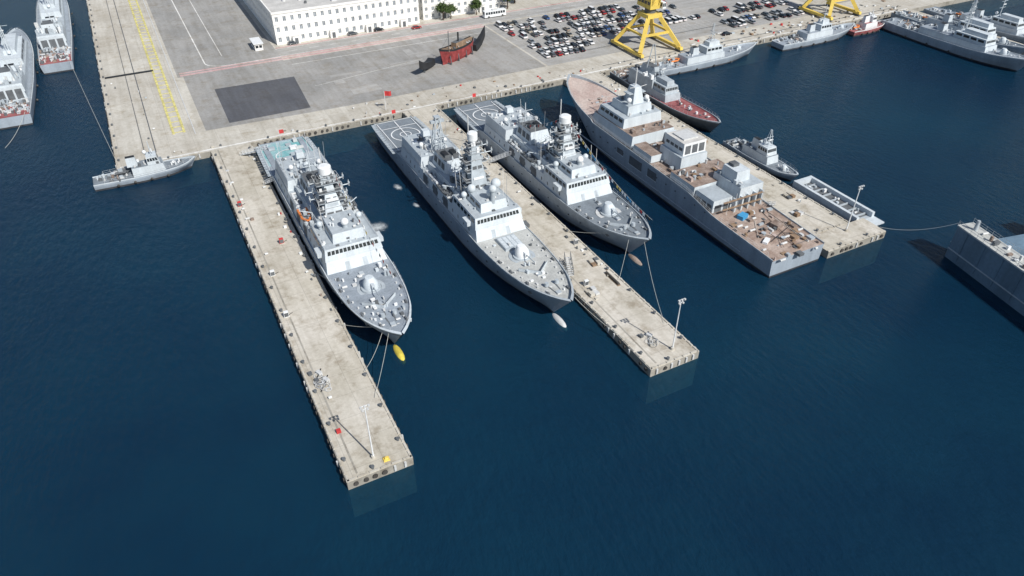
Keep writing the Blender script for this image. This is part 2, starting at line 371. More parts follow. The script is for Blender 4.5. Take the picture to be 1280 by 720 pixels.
    for z,w in((mz-5.4,4.6),(mz-3.4,5.4),(mz-1.2,4.2)):
        b.tube((-w,mast+.5,z),(w,mast+.5,z),.13,'navy_grey_light',5)
        for x in(-w,-w*.66,w*.66,w): b.tube((x,mast+.5,z-.6),(x,mast+.5,z+1.1),.09,'steel_pale',4); b.box(x,mast+.5,z+.1,.4,.4,.5,'navy_grey_mid')
    b.box(0,mast-3.0,15.8,2.8,.5,.6,'white_paint')
    b.sph(0,y0+6.5,15.2,.95,'white_paint'); b.cyl(0,y0+6.5,13.7,14.7,.7,.6,'navy_grey_mid',10)
    for sg in(-1,1):
        b.cyl(sg*h*.62,y0+11*S,11.5,12.3,.5,.5,'navy_grey_mid',8); b.sph(sg*h*.62,y0+11*S,12.9,.8,'navy_grey_light')
    b.obj('main_mast',root)
    # midships and funnel
    b=MB()
    fy=L*.575
    fv=b.fr(-h*.46,h*.46,fy-4.5,fy+4.5,10.5,14.2,'navy_grey_light',.7,1.0,.6,top='dark_grey')
    b.win_fr(fv,2,.3,.75,(1,3),3,'dark_grey')
    for sg in(-1,1): b.box(sg*1.2,fy,14.2,1.3,3.0,.7,'dark_grey',top='black_paint')
    b.fr(-h*.62,h*.62,fy-5,fy+5,8.8,10.5,'navy_grey_light',.1,.1,.1,top='navy_grey_mid')
    for j in range(2):
        yy=L*.50+j*2.4
        for sx in(-1,1):
            for k in range(2): b.tube((-2.2,yy+k*.8-.4,11.2),(2.4*sx,yy+k*.8-.4,12.6),.33,'navy_grey_light' if j else 'white_paint',8)
    for sg in(-1,1):
        rhib(b,sg*h*.76,L*.49,9.0,6.5,'dark_grey' if (sg>0 or not opt.get('orange')) else 'orange_paint')
        b.tube((sg*h*.6,L*.46,8.8),(sg*h*.6,L*.46,11.6),.14,'navy_grey_light'); b.tube((sg*h*.6,L*.46,11.6),(sg*h*.95,L*.475,12.0),.12,'navy_grey_light')
        for k in range(6): b.tube((sg*h*.8,L*.535+k*1.25,9.2),(sg*h*.8,L*.535+k*1.25+1.0,9.2),.32,'white_paint',8)
        b.cyl(sg*h*.7,L*.445,8.8,9.6,.5,.4,'navy_grey_mid',8); b.tube((sg*h*.7,L*.445,9.9),(sg*(h*.7+1.2),L*.445-.9,10.1),.07,'dark_grey'); b.box(sg*h*.7,L*.445,9.4,.9,.9,.8,'navy_grey_light')
    b.fr(-h*.86,h*.86,L*.63,L*.768,8.8,11.6,'navy_grey_light',.5,.4,.08,top='navy_grey_mid')
    b.box(0,L*.77,5.4,h*.95,.12,5.2,'navy_grey_mid')
    for k in range(5): b.box(0,L*.77+.07,6.1+k*1.0,h*.93,.06,.09,'dark_grey')
    b.cyl(0,L*.73,11.6,12.6,.8,.7,'navy_grey_mid',10); b.fr(-1.1,1.1,L*.73-1,L*.73+1.2,12.6,14.2,'navy_grey_light',.15,.3,.1)
    b.cyl(0,L*.66,11.6,13,.6,.5,'navy_grey_mid',10); b.sph(0,L*.66,13.6,.95,'navy_grey_light')
    for sg in(-1,1): b.cyl(sg*h*.5,L*.68,11.6,12.2,.5,.5,'navy_grey_mid',8); b.sph(sg*h*.5,L*.68,12.8,.7,'white_paint')
    b.tube((0,L*.625,10.5),(0,L*.625,19.5),.28,'navy_grey_light',6,.12)
    for z in(15,17): b.tube((-2.4,L*.625,z),(2.4,L*.625,z),.09,'navy_grey_light',4)
    for sg in(-1,1): b.tube((sg*1.6,L*.625+2.2,10.5),(0,L*.625,16),.11,'navy_grey_light',4)
    b.obj('funnel_and_hangar',root)
    # roof clutter and whips
    b=MB(); dk=('navy_grey_light','navy_grey_mid','navy_grey_mid','dark_grey','dark_grey','steel_pale','white_paint')
    greeb(b,rng,-h*.8,h*.8,y0+2.5,y0+13*S,11.5,20,dk,s=(.25,.8),h=(.3,.9))
    greeb(b,rng,-h*.4,h*.4,y0+5,y0+12*S,13.7,11,dk,s=(.25,.7),h=(.3,.9))
    greeb(b,rng,-h*.55,h*.55,y0+15*S,L*.5,10.9,34,dk,s=(.3,1.3),h=(.3,1.8))
    greeb(b,rng,-h*.88,-h*.66,y0+15*S,L*.62,8.8,26,dk,s=(.3,.9)); greeb(b,rng,h*.66,h*.88,y0+15*S,L*.62,8.8,26,dk,s=(.3,.9))
    greeb(b,rng,-h*.78,h*.78,L*.64,L*.76,11.6,36,dk,s=(.25,.9),h=(.3,1.))
    greeb(b,rng,-h*.45,h*.45,fy+5,L*.63,8.8,12,dk,s=(.4,1.4),h=(.6,2.4))
    for _ in range(12):
        x=rng.choice((-1,1))*rng.uniform(.3,.8)*h;y=rng.uniform(y0+5,L*.76);b.tube((x,y,11),(x+rng.uniform(-.4,.4),y,rng.uniform(16,20)),.06,'steel_pale',3)
    for a in((1.5,mast+1,mz-1),(-1.5,mast+1,mz-1),(0,mast+1,mz)):
        b.tube(a,(a[0]*.8,L*.625,17),.03,'dark_grey',3)
    for sg in(-1,1):
        for z,x,a,c in((8.8,h*.86,y0+14*S,L*.76),(11.5,h*.82,y0+3,y0+13*S),(11.6,h*.76,L*.64,L*.76)):
            for hh in(.5,1.05): b.tube((sg*x,a,z+hh),(sg*x,c,z+hh),.03,'steel_pale',3)
            for t in np.arange(a,c,1.8): b.tube((sg*x,t,z),(sg*x,t,z+1.05),.03,'steel_pale',3)
    b.obj('deck_equipment',root)
    # helideck
    b=MB(); z0=H.zd(L*.86)+.03; y1=L*.79;y2=L-.7
    n=10
    for i in range(n):
        a=y1+(y2-y1)*i/n;c=y1+(y2-y1)*(i+1)/n; wa=H.wd(a)-.3;wc=H.wd(c)-.3
        b.add([(-wa,a,H.zd(a)+.03),(wa,a,H.zd(a)+.03),(wc,c,H.zd(c)+.03),(-wc,c,H.zd(c)+.03)],[(0,1,2,3)],heli if (helistyle=='circle' or i>=3) else 'deck_blue_grey')
    cyh=(y1+y2)/2; zz=z0+.13
    if helistyle=='circle':
        b.ring(0,cyh,zz,4.3,.4,'white_paint'); b.ring(0,cyh,zz+.005,1.6,.3,'white_paint')
        b.line((0,y1+1),(0,y2-1),.35,zz+.01,'white_paint'); b.line((-h*.8,cyh+6),(h*.8,cyh+6),.35,zz+.01,'white_paint')
        for sg in(-1,1): b.line((sg*h*.8,y1+1),(sg*h*.8,y2-1),.25,zz+.015,'white_paint')
    else:
        b.ring(0,cyh,zz,3.8,.3,'white_paint')
        for sg in(-1,1): b.line((sg*h*.72,y1+1),(sg*h*.72,y2-1),1.6,zz+.02,'deck_blue_grey')
        for k in range(12): b.box(rng.uniform(-h*.7,h*.7),rng.uniform(y1+1,y2-2),zz-.1,rng.uniform(1,3),rng.uniform(.6,2),rng.uniform(.2,1.),rng.choice(['white_paint','navy_grey_mid','dark_grey','steel_pale','navy_grey_light']))
    for sg in(-1,1):
        for t in np.arange(y1+.3,y2-1,1.6):
            w=H.wd(t); b.fr(min(sg*w,sg*(w+1.1)),max(sg*w,sg*(w+1.1)),t,t+1.35,z0+.1,z0+.16,'navy_grey_mid')
    b.tube((0,L-.4,5),(0,L+.3,8.5),.06,'steel_pale'); b.add([(0,L+.1,7.2),(0,L+.25,8.4),(1.5,L+.6,8.2),(1.5,L+.5,7.0)],[(0,1,2,3)],'red_paint')
    b.obj('helicopter_deck',root)
    b=MB()
    for q in opt.get('bunting',()): flags(b,*q,rng)
    if b.v: b.obj('signal_flags',root)
    b=MB(); b.sph(0,0,-.55,.95,opt.get('bulb','boot_top'),12,10,1.15)
    for i in range(len(b.v)):
        v=b.v[i]; b.v[i]=(v[0],4.0+v[1]*3.6,v[2])
    b.obj('bow_bulb',root)
    return root,H

S1,H1=warship('navy_corvette',31.2,108.5,107.5,15.4,3,'deck_blue_grey','deck_turquoise','clutter',29.5,48.5,24,20,
    dict(stripe='dark_grey',lip='navy_grey_light',bulb='bulb_yellow',fg=30,fg2=16,orange=True,bunting=[((2,48.5,22),(5.5,20,8),1.0,18)]))
S2,H2=warship('navy_frigate',67.2,101.9,112.,14.6,7,'deck_pale','deck_dark','circle',32.5,48.5,27.5,22,
    dict(vls=True,bulb='steel_pale',gunmat='white_paint',fg=12,fg2=6,bunting=[],dr=1.3,mastmat='navy_grey_mid'))
S3,H3=warship('navy_corvette',96.3,113.6,100.5,15.2,11,'deck_dark','deck_dark','circle',25.5,40.5,24.5,17,
    dict(bulb='rust_brown',gunmat='navy_grey_light',ringmat='steel_pale',ringw=1.0,fg=4,fg2=3,bunting=[((1,41,23.5),(5.5,6,9.),2.0,34),((-1,41,23.5),(-3,66,13),1.5,12)]))

b=MB(); rng=random.Random(5)
for x,y,z,r in((2.6,41,16.2,1.3),(-2.8,44,14.6,1.1),(0,37.5,17.0,1.0)):
    b.cyl(x,y,13,z-r*.6,r*.6,r*.6,'navy_grey_mid',10); b.sph(x,y,z,r,'navy_grey_light',14,10)
for sx in(-1,1):
    for sy in(-1,1): b.tube((sx*1.8,72+sy*1.8,10.5),(sx*.5,72+sy*.5,22),.16,'navy_grey_light',4)
for k in range(6):
    z0=10.5+k*1.9;z1=z0+1.9; w0=1.8-1.3*k/6;w1=1.8-1.3*(k+1)/6
    for sx in(-1,1):
        b.tube((sx*w0,72-w0,z0),(sx*w1,72+w1,z1),.08,'navy_grey_light',3); b.tube((-w0,72+sx*w0,z0),(w1,72+sx*w1,z1),.08,'navy_grey_light',3)
b.box(0,72,20.5,4,1,.7,'navy_grey_mid'); b.box(0,72,22,1.6,1.6,.3,'navy_grey_mid')
b.obj('aft_lattice_mast',S2)

# ------------------------------------------------------------------ fitting-out ship
def fitting_ship():
    rng=random.Random(21); L=108.;B=17.6;h=B/2
    root=empty('naval_ship_under_construction',(128.8,204.,0),math.pi)
    H=Hull(L,B,[(0,.04,.0,12.),(.02,.26,.03,11.8),(.06,.55,.18,11.3),(.12,.80,.42,10.6),(.20,.96,.7,9.6),(.26,1,.85,8.8),(.262,1,.86,8.2),(.45,1,.97,7.8),(.70,1,.98,7.4),(.80,1,.98,5.6),(1,.97,.93,5.0)],rake=8,bul=.4,bulbow=1.,n=70)
    b=MB();H.build(b,'navy_grey_hull','primer_pink',lip='navy_grey_mid',decks=[(.25,'rust_brown'),(.78,'primer_brown')])
    for sg in(-1,1):
        for y,l,z,hh in((52,6,4.0,2.6),(60,4,4.2,2.4),(44,3,4.8,1.6)):
            w=H.wd(y)+.02; b.box(sg*(w-.15),y,z,.42,l,hh,'dark_grey'); b.box(sg*(w+.08),y,z-.15,.2,l+.5,.15,'navy_grey_light')
        for y in np.arange(12,84,4.2): b.box(sg*(H.ww(y)+(H.wd(y)-H.ww(y))*.86),y,5.4,.25,.35,.35,'dark_grey')
        b.box(sg*(h+.05),56,1.8,.3,84,.22,'navy_grey_mid')
    b.obj('hull',root)
    b=MB();H.rails(b,3,L-1,'steel_pale',1.1,2.4);b.obj('guard_rails',root)
    b=MB()
    b.fr(-h*.9,h*.9,26,48,8.1,11.6,'navy_grey_light',.4,1.2,.2,top='rust_brown')
    v=b.fr(-h*.8,h*.8,28,42,11.6,14.6,'navy_grey_light',.35,1.0,.2,top='navy_grey_mid');b.win_fr(v,11,.5,.82)
    b.fr(-h*.5,h*.5,31,40,14.6,17.2,'navy_grey_light',.3,.8,.2,top='navy_grey_mid')
    b.fr(-2,2,34,39,17.2,22,'navy_grey_light',.9,1.2,1.); b.box(0,36.6,20,6,3,.2,'navy_grey_mid'); b.tube((0,36.6,22),(0,36.6,27),.2,'steel_pale',6)
    for sg in(-1,1): b.tube((sg*1,38,22),(sg*3,38,22.2),.1,'steel_pale')
    b.sph(3.2,38.5,18.6,.8,'white_paint'); b.sph(-3.2,38.5,18.4,.8,'white_paint')
    b.fr(-h*.62,h*.45,56,66,7.8,12.0,'navy_grey_light',.2,.2,.2,top='navy_grey_mid')
    v=b.fr(-h*.58,h*.32,56.6,65,12.0,15.6,'white_paint',.1,.1,.1,top='roof_pale'); b.win_fr(v,3,.1,.8,(2,),3,'dark_grey');b.win_fr(v,3,.35,.6,(1,3),4,'dark_grey')
    b.box(-1,60.5,15.6,5,5,.4,'steel_pale')
    b.fr(-h*.9,-h*.45,48,56,7.9,10.9,'navy_grey_light',.2,.2,.2); b.fr(h*.4,h*.92,49,58,7.9,10.0,'navy_grey_light',.2,.2,.2,top='rust_brown')
    b.fr(-h*.95,h*.95,67,77.5,5.,9.8,'navy_grey_light',.2,.3,.1,top='rust_brown')
    v=b.fr(-h*.9,h*.05,75,86,5.2,11.6,'navy_grey_light',.3,.3,.2,top='navy_grey_mid'); b.win_fr(v,3,.1,.55,(2,),3,'dark_grey')
    v=b.fr(h*.15,h*.9,77.6,85,5.2,9.2,'navy_grey_light',.2,.2,.2,top='navy_grey_mid'); b.win_fr(v,2,.1,.65,(1,2),3,'dark_grey')
    b.fr(-h*.6,-h*.05,77,83,11.6,14.6,'navy_grey_light',.3,.3,.3); b.box(-h*.3,79,14.6,2,2,.8,'dark_grey')
    for k in range(5): b.box(-h*.78+k*2.2,86.3,5.3,.4,1.4,4.6-.15*k,'navy_grey_light')
    b.obj('superstructure',root)
    b=MB()
    cl=('rust_brown','navy_grey_mid','navy_grey_mid','primer_brown','dark_grey','wood_brown','steel_pale','primer_pink','wood_brown','rust_brown')
    for y in np.arange(88,107,3): greeb(b,rng,-h*.85,h*.85,y,y+3,H.zd(y+3)+.0,9,cl,(.3,1.6),(.15,.8))
    greeb(b,rng,-h*.4,h*.4,12,25,9.2,16,cl,(.3,1.6),(.5,1.3))
    greeb(b,rng,-h*.8,h*.8,43,47,11.6,12,cl); greeb(b,rng,-h*.85,h*.85,68,74,9.8,22,cl,(.3,1.5)); greeb(b,rng,-h*.7,h*.7,48,66,7.8,46,cl,(.3,1.5))
    greeb(b,rng,-h*.7,h*.7,29.5,41,14.6,18); greeb(b,rng,-h*.4,h*.4,32,39,17.2,10); greeb(b,rng,-h*.8,0,76,85,11.6,16)
    b.box(2.0,90,5.4,2.6,1.8,1.2,'blue_paint',.3); b.box(-3,97,5.3,2.4,2.4,1.2,'rust_brown',.2); b.box(4,101,5.2,2.5,1.2,.6,'white_paint',.5)
    b.box(-1,22,9.2,3,2,1.6,'primer_red',.1)
    for x in np.arange(-h*.8,h*.81,2.4):
        b.tube((x,26,10),(x,26,15),.06,'steel_pale',3); b.tube((x,87.2,5.2),(x,87.2,11.5),.06,'steel_pale',3)
    for z in(11,13,15): b.tube((-h*.8,26,z),(h*.8,26,z),.06,'steel_pale',3)
    for z in(7.5,9.6): b.tube((-h*.8,87.2,z),(h*.8,87.2,z),.06,'steel_pale',3); b.box(0,87.2,z,h*1.5,.7,.06,'wood_brown')
    for k in range(12):
        b.tube((rng.uniform(-h*.8,h*.8),rng.uniform(88,106),5.6),(rng.uniform(-h*.8,h*.8),rng.uniform(88,106),5.6),.06,rng.choice(['black_paint','dark_grey','rope_fibre']),4)
    b.obj('deck_clutter',root)
fitting_ship()

# ------------------------------------------------------------------ smaller vessels
def small_ship(name,loc,rz,L,B,seed,hm='navy_grey_hull',dm='deck_blue_grey',sup='navy_grey_light',zb=3.6,zs=2.4,house=(.32,.68),mast=.45,masth=14,gun=True,funnel=.6,clutter=40,lattice=False,decks=None,tall=False,boat='orange_paint'):
    rng=random.Random(seed); root=empty(name,loc,rz); h=B/2
    H=Hull(L,B,[(0,.04,0,zb),(.04,.35,.06,zb-.1),(.10,.62,.28,zb-.35),(.2,.88,.6,zb*.82),(.35,1,.85,zs+.3),(.6,1,.93,zs),(1,.85,.78,zs)],rake=L*.06,bul=.25,bulbow=.6,n=26)
    b=MB();H.build(b,hm,dm,lip=sup,decks=decks);b.obj('hull',root)
    b=MB();H.rails(b,1.5,L-1,'steel_pale',1.,2.);b.obj('guard_rails',root)
    b=MB();a,c=house[0]*L,house[1]*L; z=zs
    b.fr(-h*.72,h*.72,a,c,z,z+2.6,sup,.15,.5,.1,top=dm if not tall else 'navy_grey_mid')
    v=b.fr(-h*.62,h*.62,a+1,a+(c-a)*.5,z+2.6,z+5.0,sup,.25,.6,.1,top=sup);b.win_fr(v,7,.45,.82,(0,1,3),4)
    if L>35:
        b.fr(-h*.35,h*.35,a+2.2,a+(c-a)*.4,z+5,z+6.6,sup,.2,.3,.1)
    if tall:
        b.fr(-h*.75,h*.75,c-14,c,z+2.6,z+5.6,sup,.2,.3,.1,top='navy_grey_mid'); b.fr(-h*.4,h*.4,c-11,c-4,z+5.6,z+8.6,sup,.5,.5,.5,top='dark_grey')
        b.win_fr(b.fr(-h*.7,h*.7,c-.05,c+.5,z,z+5,sup),3,.1,.8,(2,),2,'dark_grey')
        greeb(b,rng,-h*.7,h*.7,c-14,c-1,z+5.6,34,s=(.4,1.4),h=(.5,2.))
        for sg in(-1,1): b.tube((sg*2,c-8,z+8),(sg*.3,c-8,z+16),.18,sup,5)
    fy=funnel*L; b.fr(-h*.28,h*.28,fy-1.5,fy+1.5,z+2.6,z+5.4,sup,.2,.3,.2,top='black_paint')
    my=mast*L
    if lattice:
        for sx in(-1,1):
            for sy in(-1,1): b.tube((sx*.9,my+sy*.9,z+4.5),(sx*.15,my+sy*.15,masth),.1,sup,4)
    b.tube((0,my,z+4),(0,my,masth),.22,sup,6,.09)
    for q in(.65,.8): b.tube((-B*.22,my,masth*q),(B*.22,my,masth*q),.08,sup,4)
    b.box(0,my-.4,masth*.72,1.8,.3,.35,'white_paint'); b.sph(0,my+1.6,z+6.0,.6,'white_paint',8,6)
    if gun: naval_gun(b,0,L*.17,H.zd(L*.17),sup,.55 if L<60 else .8)
    greeb(b,rng,-h*.6,h*.6,a+1,c-1,z+2.6,clutter//3,s=(.25,.8)); greeb(b,rng,-h*.8,h*.8,c+.5,L-1.5,zs,clutter//2,('navy_grey_light','navy_grey_mid','dark_grey','steel_pale','rust_brown'),s=(.3,1.3)); greeb(b,rng,-h*.3,h*.3,L*.08,a-1,H.zd(L*.2),clutter//6,s=(.25,.8))
    for sg in(-1,1):
        for k in range(4): b.sph(sg*(h+.1),L*(.3+.16*k),.8,.4,'rubber',8,6)
    rhib(b,h*.4,c+2.5,zs+.4,4.5,boat)
    b.obj('deckhouse_and_mast',root)
    return root
small_ship('tugboat',(5.8,220.6,0),R(90),28.5,6.8,31,zb=2.9,zs=1.9,house=(.3,.62),mast=.4,masth=11,gun=False,clutter=46,dm='deck_dark',boat='dark_grey')
small_ship('patrol_boat',(160.4,127.5,0),0,29,6.4,32,dm='deck_dark',zb=2.8,zs=1.9,masth=12,lattice=True,house=(.34,.72),boat='dark_grey')
small_ship('red_decked_auxiliary_ship',(161.2,163.,0),0,58,9.4,33,hm='dark_grey',dm='primer_red',sup='navy_grey_mid',zb=4.6,zs=3.,masth=17,house=(.42,.8),mast=.55,lattice=True,gun=False,clutter=90,decks=[(.55,'rust_brown')],tall=True,boat='dark_grey')
small_ship('minesweeper',(226.5,217.2,0),R(90),54,9.0,34,zb=4.2,zs=2.6,masth=16,house=(.35,.7),lattice=True)
small_ship('minesweeper',(283.,217.,0),R(90),44,8.4,35,zb=4.,zs=2.5,masth=15,house=(.35,.7),boat='dark_grey')
small_ship('red_workboat',(301.,215.5,0),R(90),21,6.2,36,hm='primer_red',dm='primer_red',sup='white_paint',zb=3,zs=2,masth=10,gun=False,clutter=24)
small_ship('naval_ship',(304.,150.,0),0,66,10.5,37,zb=5.5,zs=3.6,masth=22,house=(.25,.72),lattice=True,clutter=80,boat='dark_grey')
small_ship('naval_ship',(317.5,160.,0),0,62,9.5,38,zb=5.,zs=3.4,masth=20,house=(.25,.72),lattice=True,clutter=80,dm='deck_dark')
small_ship('patrol_boat',(337.,160.,0),0,60,9,39,zb=4.6,zs=3.,masth=18,house=(.25,.7),clutter=50)
for nm,lc,LL,BB,sd in(('naval_ship',(-44.,372.,0),94,12.5,51),('naval_ship',(-30.2,440.,0),113,13.4,52),('naval_ship',(-59.,392.,0),108,13,53)):
    small_ship(nm,lc,math.pi,LL,BB,sd,dm='deck_blue_grey',sup='navy_grey_light',zb=6,zs=3.8,masth=24,house=(.2,.84),clutter=260,lattice=True,decks=[(.86,'primer_red')],tall=True,boat='navy_grey_mid')

# open pontoon barge by the pier head
b=MB(); x0,x1,y0,y1=157.6,164.6,103.,126.
b.fr(x0,x1,y0,y1,-1,1.2,'navy_grey_mid',.0)
for x in(x0+.5,x1-.5): b.box(x,(y0+y1)/2,1.2,.9,y1-y0,1.5,'navy_grey_light')
b.box((x0+x1)/2,y1-.6,1.2,x1-x0-1.9,1.2,1.45,'navy_grey_light'); b.box((x0+x1)/2,(y0+y1)/2,1.25,5,y1-y0-2.6,.05,'dark_grey')
for k in range(7): b.box((x0+x1)/2,y0+2+k*3,1.25,5,.3,.5,'navy_grey_mid')
b.fr(x0,x1,y0-3.5,y0,1.,1.4,'navy_grey_light')
greeb(b,random.Random(8),x0+1.5,x1-1.5,y0+2,y1-2,1.3,16)
b.obj('pontoon_barge')

def floating_dock():
    root=empty('floating_dock',(167.,82.5,0),R(-12)); b=MB(); Lw=110
    b.fr(0,34,-Lw,0,-2,2.6,'dock_blue')
    for x in(0,30):
        b.fr(x,x+4.4,-Lw,0,2.6,9.,'dock_blue',.0,top='deck_pale')
        b.fr(x-.15,x+4.55,-Lw-.1,.1,9.,9.35,'navy_grey_mid',top='deck_pale')
    for x in(0.,4.4,30,34.4):
        for hh in(.6,1.2): b.tube((x,-Lw,9.35+hh),(x,0,9.35+hh),.05,'steel_pale',3)
        for y in np.arange(-Lw,0.1,2.): b.tube((x,y,9.35),(x,y,10.6),.05,'steel_pale',3)
    for y in np.arange(-Lw+2,-1,5.5): b.box(-.08,y,1.0,.2,.2,7.8,'dock_blue')
    b.box(-.1,-Lw/2,2.6,.25,Lw,.25,'navy_grey_mid')
    rng=random.Random(3)
    greeb(b,rng,.8,3.6,-Lw,-1,9.35,90,('wood_brown','steel_pale','rust_brown','dark_grey','white_paint'),s=(.4,1.3),h=(.4,1.4))
    for y in(-3,-30): b.cyl(2.2,y,9.35,12,.5,.4,'navy_grey_mid',8)
    b.box(2.2,.2,4,3.6,.5,.3,'navy_grey_light')
    b.obj('pontoon_and_wing_walls',root)
floating_dock()

# ------------------------------------------------------------------ sea, land
b=MB(); b.quad((-4000,-3000,0),(4000,-3000,0),(4000,5000,0),(-4000,5000,0),'sea_water'); b.obj('water')
b=MB(); b.quad((-4000,-3000,-9),(4000,-3000,-9),(4000,5000,-9),(-4000,5000,-9),'seabed_silt'); b.obj('seabed')
Q=225.
b=MB()
def slab(b,x0,x1,y0,y1,z,top,side='quay_wall'):
    b.fr(x0,x1,y0,y1,-8,z,side,top=top)
slab(b,-16,4000,Q,4900,2.0,'apron_concrete'); slab(b,-3900,-70,Q,4900,2.0,'hinterland'); slab(b,-69.99,-16.01,520,4900,2.,'hinterland')
b.obj('ground')
def bollard(b,x,y,z,m='dark_grey'): b.cyl(x,y,z,z+.45,.28,.2,m,8); b.cyl(x,y,z+.45,z+.65,.38,.34,m,8)
def edge(b,a,c,z,sgn_out,seed=0):
    rg=random.Random(seed); a=Vector((*a,0));c=Vector((*c,0));d=c-a;Ln=d.length;d.normalize();o=Vector((*sgn_out,0));rot=math.atan2(d.y,d.x)
    t=.8
    while t<Ln-.8:
        p=a+d*t-o*.3; b.box(p.x,p.y,z,1.7,.36,.2,'apron_concrete',rot); t+=2.1
    t=1.5
    while t<Ln-1:
        p=a+d*t+o*.16; q=rg.random()
        if q<.62: b.tube((p.x-o.x*.12,p.y-o.y*.12,1.15),(p.x+o.x*.16,p.y+o.y*.16,1.15),rg.uniform(.38,.5),'rubber',10)
        elif q<.85: b.box(p.x,p.y,.5,.4,.3,1.3,'steel_pale',rot)
        t+=rg.uniform(1.6,2.3)
    t=5
    while t<Ln-3:
        p=a+d*t-o*1.0; bollard(b,p.x,p.y,z,'dark_grey'); t+=9.5
def pier(x0,x1,y0,y1,seed):
    root=empty('concrete_pier',((x0+x1)/2,(y0+y1)/2,0)); off=Vector((-(x0+x1)/2,-(y0+y1)/2,0))
    b=MB(); b.fr(x0,x1,y0,y1,-8,2.,'quay_wall',top='pier_concrete')
    edge(b,(x0,y0),(x0,y1),2.,(-1,0),seed);edge(b,(x1,y0),(x1,y1),2.,(1,0),seed+1);edge(b,(x0,y0),(x1,y0),2.,(0,-1),seed+2)
    b.fr(x0+2.0,x0+2.35,y0+1.2,y1,2.003,2.03,'quay_wall')
    b.obj('pier_deck',root,loc=off)
    return root
pier(10.9,23.1,83.,Q+.0-.003,1); pier(74.5,87.,81.5,Q-.003,4); pier(139.2,155.2,103.,Q-.003,7)
b=MB(); b.fr(139.5,160.2,95.5,102.99,-8,2.05,'quay_wall',top='pier_concrete'); edge(b,(139.5,95.5),(160.2,95.5),2.05,(0,-1),9); b.obj('pier_head')
b=MB(); b.fr(324,331,150,Q-.01,-8,2.,'quay_wall',top='pier_concrete'); b.obj('concrete_pier')
b=MB(); edge(b,(-15.8,Q),(10,Q),2.,(0,-1),11); edge(b,(24,Q),(73.5,Q),2.,(0,-1),12); edge(b,(88,Q),(138.5,Q),2.,(0,-1),13); edge(b,(156,Q),(330,Q),2.,(0,-1),14); edge(b,(-16,Q+1),(-16,440),2.,(-1,0),15)
b.obj('quay_edge_fenders')
b=MB(); b.quad((-15,Q+.9,2.012),(330,Q+.9,2.012),(330,Q+1.7,2.012),(-15,Q+1.7,2.012),'white_line')
b.obj('quay_coping')
def sheet(name,pts,z,m):
    b=MB(); b.add([(p[0],p[1],z) for p in pts],[tuple(range(len(pts)))],m); return b.obj(name)
sheet('yard_pavement',[(12,241),(60,239),(140,240),(140,294),(12,294)],2.012,'yard_asphalt')
sheet('left_yard_pavement',[(10,294),(50,294),(50,520),(10,520)],2.012,'yard_asphalt')
sheet('dark_asphalt_patch',[(20,243.5),(47.5,243.5),(49.5,275),(20.5,276)],2.045,'dark_asphalt')
sheet('road',[(50.01,298.5),(330,298.5),(330,309),(50.01,309)],2.02,'road_asphalt')
sheet('car_park_pavement',[(141,240),(290,240),(290,297),(141,297)],2.016,'road_asphalt')
rg=random.Random(44)
for k in range(16):
    x=rg.uniform(20,122);y=rg.uniform(246,284);w=rg.uniform(3,14);l=rg.uniform(2,8)
    if x<52 and y<280: continue
    sheet('asphalt_repair_patch',[(x,y),(x+w,y+.3),(x+w-.4,y+l),(x+.2,y+l)],2.020+k*.0012,rg.choice(['road_asphalt','yard_asphalt','road_asphalt']))
b=MB()
for y,w in((294.9,1.3),(297.6,.8)): b.fr(11,140,y,y+w,2.013,2.14,'pink_kerb')
b.fr(50.5,330,309.2,309.9,2.01,2.14,'pink_kerb')
b.obj('kerb')
b=MB()
b.line((21.5,305),(20.5,500),.45,2.046,'white_line'); b.line((29,311),(28.5,500),.3,2.046,'white_line')
pr=(21.5,305)
for i in range(1,11):
    t=math.pi/2*i/10; p=(21.5+9*(1-math.cos(t)),305-9*math.sin(t)*.7); b.line(pr,p,.45,2.046,'white_line'); pr=p
b.line((30.5,298.9),(50,298.9),.4,2.046,'white_line'); b.line((50,299.3),(330,299.3),.3,2.046,'white_line'); b.line((50,308.2),(330,308.2),.3,2.046,'white_line')
for x in range(54,330,9): b.line((x,303.8),(x+4,303.8),.25,2.046,'white_line')
b.line((52,288),(138,288),.3,2.046,'white_line'); b.line((54,262),(100,270),.2,2.046,'white_line')
for y in(251.5,264.,276.5,289.):
    for k in range(34): b.line((144+k*2.7,y-5.1),(144+k*2.7,y+5.1),.12,2.046,'white_line')
b.obj('road_markings')
b=MB()
for x,w in((2.3,.75),(5.6,.75)): b.fr(x-w/2,x+w/2,243,520,2.01,2.10,'yellow_line')
for y in np.arange(244,520,4.5): b.box(3.95,y,2.01,2.5,.5,.06,'yellow_line')
b.fr(-4.4,-4.1,232,520,2.01,2.12,'dark_grey'); b.fr(-7.6,-7.4,232,520,2.01,2.12,'dark_grey')
b.box(-6,306,2.01,17,1.2,.3,'black_paint'); b.fr(8.5,8.8,240,520,2.01,2.1,'steel_pale')
b.obj('crane_rails')

